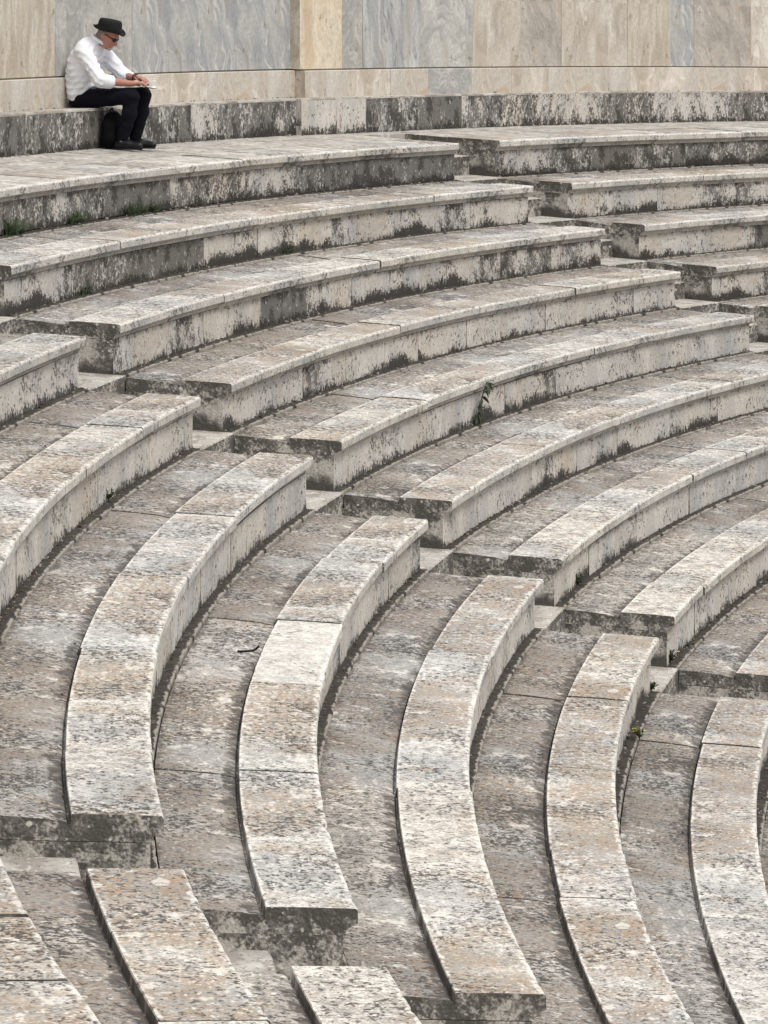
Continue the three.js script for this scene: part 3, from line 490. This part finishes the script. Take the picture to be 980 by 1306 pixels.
    const pm = blend(palm, 0.02); return (x, y, z) => { let f = 1; for (const q of fing) f = Math.min(f, q(x, y, z)); return smin(pm(x, y, z), f, 0.008); };
  };
  const hR = hand(wrR, [0.92, 0.06, -0.38], [-0.05, 1, 0.1], 1, 0.55), hL = hand(wrL, [0.93, -0.10, 0.28], [0.1, 1, -0.1], -1, 1.0);
  const gR = netMesh(hR, [0.26, 0.50, -0.03], [0.52, 0.70, 0.22], 0.0036), gL = netMesh(hL, [0.25, 0.52, -0.16], [0.52, 0.74, 0.10], 0.0036);
  sub(person, 'body', mergeGeometries([gBody, gHead, gR, gL]), skin);
  // hat: pork-pie crown with a dented top, rolled brim and band
  const hat = new THREE.Group(); hat.name = 'hat'; hat.position.set(0.044, 1.108, 0); hat.rotation.z = -0.20; person.add(hat);
  const felt = plain(0.020, 0.021, 0.020, 0.95);
  const lathe = (pts, sx, sz) => { const g = new THREE.LatheGeometry(pts.map(([r, y]) => new THREE.Vector2(r, y)), 40); g.scale(sx, 1, sz); return g; };
  sub(hat, 'crown', lathe([[0.116, -0.012], [0.118, 0.03], [0.114, 0.066], [0.108, 0.084], [0.099, 0.093], [0.088, 0.092], [0.072, 0.082], [0.03, 0.078], [0.0001, 0.078]], 1.0, 0.80), felt);
  const brim = lathe([[0.108, 0.004], [0.115, -0.012], [0.132, -0.016], [0.150, -0.008], [0.160, 0.004], [0.162, 0.008], [0.158, 0.009], [0.146, -0.002], [0.130, -0.009], [0.113, -0.005]], 1.0, 0.86);
  { const p = brim.attributes.position; for (let i = 0; i < p.count; i++) { const x = p.getX(i), z = p.getZ(i), r = Math.hypot(x, z); if (r > 0.11) p.setY(i, p.getY(i) + (r - 0.11) * (0.75 * Math.abs(z) / r - (x > 0 ? 0.75 : 0.0) * x / r)); } brim.computeVertexNormals(); }
  sub(hat, 'brim', brim, felt);
  sub(hat, 'hat_band', lathe([[0.1195, -0.004], [0.1205, 0.024], [0.1185, 0.026]], 1.0, 0.805), plain(0.008, 0.008, 0.008, 0.5));
  // sunglasses
  const gl = new THREE.Group(); gl.name = 'sunglasses'; gl.position.set(hc[0], hc[1], 0); gl.rotation.z = -T; person.add(gl);
  const blk = plain(0.006, 0.006, 0.007, 0.25);
  for (const s of [-1, 1]) { const lens = new THREE.SphereGeometry(0.024, 18, 12); lens.scale(0.28, 0.82, 1.05); lens.rotateY(-s * 0.35); lens.translate(0.094, 0.004, s * 0.033); sub(gl, 'lens', lens, blk);
    const arm = new THREE.TubeGeometry(new THREE.CatmullRomCurve3([V3(0.088, 0.012, s * 0.056), V3(0.06, 0.013, s * 0.074), V3(0.0, 0.010, s * 0.082), V3(-0.02, -0.002, s * 0.082)]), 12, 0.0042, 6); sub(gl, 'temple_arm', arm, blk); }
  { const br = new THREE.TubeGeometry(new THREE.CatmullRomCurve3([V3(0.099, 0.010, -0.014), V3(0.104, 0.013, 0), V3(0.099, 0.010, 0.014)]), 8, 0.003, 6); sub(gl, 'bridge', br, blk); }
  // grey hair below the hat, and a short white beard
  const hairF = (x, y, z) => { const [a, b] = toHead(x, y); return Math.max(hf(a, b, z) - 0.006, b - 0.05, -b - 0.055, a - 0.012 + 0.4 * (0.03 - b)); };
  sub(person, 'hair', netMesh(hairF, [-0.14, 0.96, -0.10], [0.12, 1.16, 0.10], 0.006), plain(0.22, 0.19, 0.175, 0.95));
  const beardF = (x, y, z) => { const [a, b] = toHead(x, y); return blend([cone([0.078, -0.100, -0.012], [0.078, -0.100, 0.012], 0.018, 0.018), cone([0.087, -0.056, -0.015], [0.087, -0.056, 0.015], 0.0085, 0.0085)], 0.006)(a, b, z); };
  sub(person, 'beard', netMesh(beardF, [0.02, 0.90, -0.05], [0.16, 1.05, 0.05], 0.005), plain(0.45, 0.40, 0.36, 0.95));
  // shoes
  for (const [an, dz] of [[cloth.anR, 0.12], [cloth.anL, -0.10]]) {
    const x0 = an[0], shf = blend([cone([x0 - 0.045, 0.045, dz], [x0 + 0.06, 0.047, dz], 0.040, 0.043), cone([x0 + 0.06, 0.043, dz], [x0 + 0.175, 0.036, dz * 1.08], 0.043, 0.034), cone([x0 - 0.01, 0.06, dz], [x0 - 0.005, 0.10, dz], 0.042, 0.042)], 0.03);
    const shoe = sub(person, 'shoe', netMesh((x, y, z) => Math.max(shf(x, y, z), 0.014 - y), [x0 - 0.12, 0, dz - 0.08], [x0 + 0.25, 0.17, dz + 0.08], 0.007), plain(0.010, 0.010, 0.012, 0.38));
    const sole = new THREE.Shape(); sole.moveTo(-0.088, -0.032); sole.bezierCurveTo(-0.1, 0, -0.1, 0, -0.088, 0.032); sole.bezierCurveTo(0, 0.046, 0.16, 0.062, 0.207, 0.012); sole.bezierCurveTo(0.215, -0.02, 0.12, -0.06, -0.088, -0.032);
    const sg = new THREE.ExtrudeGeometry(sole, { depth: 0.016, bevelEnabled: false, curveSegments: 10 }); sg.rotateX(Math.PI / 2); sg.translate(x0, 0.0175, dz); sub(shoe, 'sole', sg, plain(0.012, 0.011, 0.011, 0.7));
  }
  const eyelet = new THREE.TorusGeometry(0.008, 0.0028, 6, 14); eyelet.rotateX(0.25); eyelet.translate(cloth.anR[0] + 0.005, 0.075, 0.164); sub(person, 'shoe_ring', eyelet, plain(0.7, 0.7, 0.7, 0.25, { metalness: 1 }));
  const watch = new THREE.TorusGeometry(0.033, 0.007, 8, 22); watch.rotateY(Math.PI / 2); watch.rotateY(-0.5); watch.translate(wrL[0] - 0.02, wrL[1] + 0.002, wrL[2] - 0.01); sub(person, 'wristwatch', watch, plain(0.01, 0.01, 0.012, 0.4));
  person.updateMatrixWorld(true);
  const onP = (x, y, z) => person.localToWorld(V3(x, y, z));
  // the notebook open on his knees
  const nb = thing('notebook', 'open notebook with white pages resting on the seated person\u2019s knee', 'notebook', onP(0.42, 0.585, 0.03)); nb.rotation.y = -PSI_P + 0.25; nb.rotation.z = -0.10; nb.scale.setScalar(0.8);
  const page = (lift, s) => { const sh = new THREE.Shape(); sh.moveTo(0, 0); sh.bezierCurveTo(0.03, 0.022 + lift * 0.3, 0.07, 0.012 + lift * 0.8, 0.125, lift); sh.lineTo(0.125, lift - 0.007); sh.bezierCurveTo(0.07, lift * 0.8 + 0.002, 0.03, lift * 0.3 + 0.005, 0, -0.008); const g = new THREE.ExtrudeGeometry(sh, { depth: 0.17, bevelEnabled: false, curveSegments: 8 }); g.translate(0, 0, -0.085); if (s < 0) g.rotateY(Math.PI); return g; };
  const paper = plain(0.80, 0.80, 0.77, 0.9); sub(nb, 'page_block', page(0.0, 1), paper); sub(nb, 'page_block', page(0.055, -1).rotateZ(0), paper);
  const cov = new THREE.BoxGeometry(0.13, 0.003, 0.178); cov.translate(0.066, -0.0105, 0); sub(nb, 'cover', cov, plain(0.02, 0.02, 0.02, 0.6));
  const leaf = page(0.075, 1).scale(0.9, 1, 0.98); leaf.translate(0.0, 0.004, 0); sub(nb, 'raised_page', leaf, paper);
  const pen = new THREE.LatheGeometry([[0.0001, 0], [0.002, 0.008], [0.0045, 0.02], [0.0048, 0.12], [0.003, 0.135], [0.0001, 0.136]].map(([a, b]) => new THREE.Vector2(a, b)), 10); pen.rotateZ(-0.0);
  const pm = new THREE.Mesh(pen, plain(0.02, 0.02, 0.025, 0.35)); pm.name = 'pen'; pm.castShadow = true; pm.position.copy(onP(0.392, 0.597, -0.02)); pm.rotation.set(0.25, 0, 0.75); pm.userData = { label: 'black pen held over the open notebook in the hand', category: 'pen' }; scene.add(pm);
  // black bag on the walkway in front of the bench
  const bag = thing('backpack', 'soft black backpack standing on the walkway against the bench, behind the legs', 'backpack', onP(0.10, 0.004, 0.0)); bag.rotation.y = -PSI_P;
  const bgf = blend([cone([-0.005, 0.09, -0.10], [-0.005, 0.09, 0.10], 0.088, 0.088), cone([-0.01, 0.20, -0.085], [-0.01, 0.20, 0.085], 0.082, 0.082), cone([-0.02, 0.285, -0.05], [-0.02, 0.285, 0.05], 0.06, 0.06)], 0.05);
  const bagM = plain(0.005, 0.005, 0.006, 1);
  sub(bag, 'bag_body', netMesh((x, y, z) => Math.max(bgf(x, y, z) + 0.006 * Math.sin(30 * y + 22 * z) * Math.sin(26 * x - 14 * z), -y), [-0.14, -0.02, -0.24], [0.14, 0.40, 0.24], 0.0115), bagM);
  sub(bag, 'front_pocket', netMesh(blend([cone([0.06, 0.07, -0.07], [0.06, 0.07, 0.07], 0.04, 0.04), cone([0.055, 0.14, -0.06], [0.055, 0.14, 0.06], 0.035, 0.035)], 0.04), [0.0, 0.01, -0.14], [0.13, 0.21, 0.14], 0.009), bagM);
  sub(bag, 'carry_loop', new THREE.TorusGeometry(0.035, 0.008, 8, 20, Math.PI).rotateY(Math.PI / 2).translate(-0.03, 0.335, 0), bagM);
}

// ------------------------------------------------------------------ weeds in the joints, a twig
function blades(R, n, len, spread, wid, droop) {
  const pos = [], idx = [];
  for (let i = 0; i < n; i++) {
    const a = R() * Math.PI * 2, r0 = Math.sqrt(R()) * spread, L = len * (0.45 + 0.6 * R()), out = (0.25 + R()) * droop, w = wid * (0.6 + 0.7 * R()), bx = (R() - 0.5) * 2 * spread, bz = (R() - 0.5) * 0.05, ca = Math.cos(a), sa = Math.sin(a), b = pos.length / 3;
    for (let k = 0; k <= 3; k++) { const t = k / 3, h = L * t * (1 - 0.35 * out * t), o = L * out * t * t, ww = w * (1 - t * 0.9); pos.push(bx + ca * o - sa * ww, h, bz + sa * o + ca * ww, bx + ca * o + sa * ww, h + 0.001, bz + sa * o - ca * ww); }
    for (let k = 0; k < 3; k++) { const q = b + 2 * k; idx.push(q, q + 1, q + 2, q + 1, q + 3, q + 2); }
  }
  const g = new THREE.BufferGeometry(); g.setAttribute('position', new THREE.Float32BufferAttribute(pos, 3)); g.setIndex(idx); g.computeVertexNormals(); return g;
}
function leaflets(R, list) {                                       // list of [base, direction, length, width]
  const pos = [], idx = [];
  for (const [p, d, L, w] of list) {
    const dir = V3(...d).normalize(), s = dir.clone().cross(V3(R() - 0.5, 1, R() - 0.5)).normalize(), up = s.clone().cross(dir), b = pos.length / 3;
    const P = (a, c, h) => { const q = V3(...p).addScaledVector(dir, a * L).addScaledVector(s, c * w).addScaledVector(up, h * L); pos.push(q.x, q.y, q.z); };
    P(0, 0, 0); P(0.35, -1, 0.05); P(0.4, 0, -0.02); P(0.35, 1, 0.05); P(0.75, -0.6, 0); P(0.8, 0, -0.06); P(0.75, 0.6, 0); P(1, 0, -0.1);
    for (const t of [[0, 1, 2], [0, 2, 3], [1, 4, 5], [1, 5, 2], [2, 5, 6], [2, 6, 3], [4, 7, 5], [5, 7, 6]]) idx.push(...t.map((q) => q + b));
  }
  const g = new THREE.BufferGeometry(); g.setAttribute('position', new THREE.Float32BufferAttribute(pos, 3)); g.setIndex(idx); g.computeVertexNormals(); return g;
}
const leafMat = (r, g, b) => new THREE.MeshPhysicalMaterial({ color: new THREE.Color().setRGB(r, g, b), roughness: 0.8, transmission: 0.3, thickness: 0, side: THREE.DoubleSide });
const greenA = leafMat(0.045, 0.08, 0.022), greenB = leafMat(0.07, 0.105, 0.035), dryG = leafMat(0.06, 0.065, 0.035), yellow = leafMat(0.75, 0.62, 0.04);
const onRow = (ps, k, d, dy = 0.003) => pt(ps, rowO(k) - d, rowH(k) + dy);
for (const [ps, k, d, label, n, len, sp] of [[0.2585, 2, 0.86, 'green grass tuft at the foot of the walkway riser, by the row end', 70, 0.13, 0.15], [0.2885, 2, 0.86, 'ragged grass tuft under the walkway edge beside a riser joint', 60, 0.11, 0.12], [0.3185, 2, 0.86, 'spreading grass tuft at the walkway riser, nearest the seated person', 75, 0.10, 0.17], [0.3285, 2, 0.86, 'small low grass tuft next to the spreading tuft below the walkway', 30, 0.07, 0.08], [0.2435, 3, 0.86, 'sparse dark grass at the foot of the first seat row', 30, 0.08, 0.10], [0.352, 3, 0.86, 'short mossy tuft under the first seat row, mid-length', 34, 0.06, 0.12]]) {
  const R = rng(Math.round(ps * 9999)), t = thing('grass_tuft', label, 'grass', onRow(ps, k, d)); t.rotation.y = -ps + Math.PI / 2;
  sub(t, 'blade_cluster', blades(R, n * 2, len * 1.35, sp * 1.15, 0.005, 0.9), greenA); sub(t, 'blade_cluster', blades(R, n, len, sp, 0.0045, 1.1), greenB);
  sub(t, 'low_leaves', leaflets(R, [...Array(Math.round(n * 1.6))].map(() => [[(R() - 0.5) * 2 * sp, 0.004 + R() * 0.03, (R() - 0.5) * 0.05], [R() - 0.5, R() * 0.9, R() - 0.5], 0.03 + 0.02 * R(), 0.008])), R() < 0.5 ? greenA : dryG);
}
function weed(name, ps, k, d, label, n, h, mat0, flowers) {
  const R = rng(Math.round(ps * 7777) + k), t = thing(name, label, 'weed', onRow(ps, k, d)); t.rotation.y = R() * 6;
  const list = [], stems = [];
  for (let i = 0; i < n; i++) { const a = R() * 6.28, L = h * (0.5 + 0.5 * R()), tip = [Math.cos(a) * L * 0.7, L, Math.sin(a) * L * 0.5]; stems.push(new THREE.TubeGeometry(new THREE.CatmullRomCurve3([V3(0, 0, 0), V3(tip[0] * 0.3, tip[1] * 0.6, tip[2] * 0.3), V3(...tip)]), 6, 0.0018, 5)); for (let q = 0; q < 5; q++) { const f = 0.25 + 0.75 * R(); list.push([[tip[0] * f * f, tip[1] * f, tip[2] * f * f], [R() - 0.5, R() * 0.6, R() - 0.5], 0.03 + 0.02 * R(), 0.009]); } if (flowers && i < flowers) { const fl = leaflets(R, [...Array(9)].map((_, q) => [tip, [Math.cos(q * 0.7), 0.5, Math.sin(q * 0.7)], 0.017, 0.006])); sub(t, 'flower', fl, yellow); } }
  sub(t, 'stems', mergeGeometries(stems), dryG); sub(t, 'leaves', leaflets(R, list), mat0);
  return t;
}
weed('leafy_weed', 0.2245, 8, 0.85, 'dark green leafy weed growing at the foot of the sixth seat row', 11, 0.09, greenA);
weed('flowering_weed', 0.2045, 9, 0.855, 'weed with small yellow flowers beside the middle stair at a riser foot', 13, 0.10, greenA, 5);
weed('flowering_weed', 0.1355, 9, 0.775, 'yellow-green flower clump in a joint of the foot channel', 7, 0.07, greenB, 5);
weed('leafy_weed', 0.114, 5, 0.85, 'pale-leaved seedling at a riser foot above the foot channel', 6, 0.075, greenB);
weed('leafy_weed', 0.178, 9, 0.85, 'low green weed in the corner of the middle stair step', 8, 0.05, greenA);
{ // wiry plant hanging down a riser
  const ps = 0.3035, base = pt(ps, rowO(5) - 0.05, rowH(5) - 0.05), t = thing('hanging_plant', 'wiry dark plant with pointed leaves climbing a pale riser', 'plant', base), R = rng(99); t.rotation.y = -ps + Math.PI / 2;
  const c = new THREE.CatmullRomCurve3([V3(-0.02, -0.285, 0.015), V3(-0.015, -0.20, 0.035), V3(-0.01, -0.10, 0.05), V3(0.01, -0.02, 0.07), V3(0.06, 0.025, 0.075), V3(0.11, 0.02, 0.07)]);
  sub(t, 'stem', new THREE.TubeGeometry(c, 24, 0.005, 6), plain(0.03, 0.028, 0.018));
  const ls = []; for (let i = 0; i < 44; i++) { const p = c.getPoint(i / 43); if (R() < 0.75) ls.push([[p.x, p.y, p.z], [(R() < 0.5 ? 1 : -1) * (0.3 + 0.7 * R()), -1.0 + 1.1 * R(), 0.4 * R()], 0.06 + 0.07 * R(), 0.010 + 0.008 * R()]); }
  sub(t, 'leaves', leaflets(R, ls), leafMat(0.05, 0.065, 0.03));
}
{ const p = onRow(0.0475, 6, 0.455, -0.022), c = new THREE.CatmullRomCurve3([V3(-0.055, 0.004, 0), V3(-0.01, 0.006, 0.004), V3(0.03, 0.010, -0.002), V3(0.06, 0.034, 0.004)]);
  const m = new THREE.Mesh(mergeGeometries([new THREE.TubeGeometry(c, 14, 0.0065, 7), new THREE.SphereGeometry(0.0075, 8, 6).translate(-0.055, 0.004, 0)]), plain(0.012, 0.010, 0.009)); m.name = 'twig'; m.castShadow = true; m.position.copy(p); m.userData = { label: 'short black bent twig lying in a foot channel against the seat edge', category: 'twig' }; scene.add(m); }
renderer.render(scene, camera);
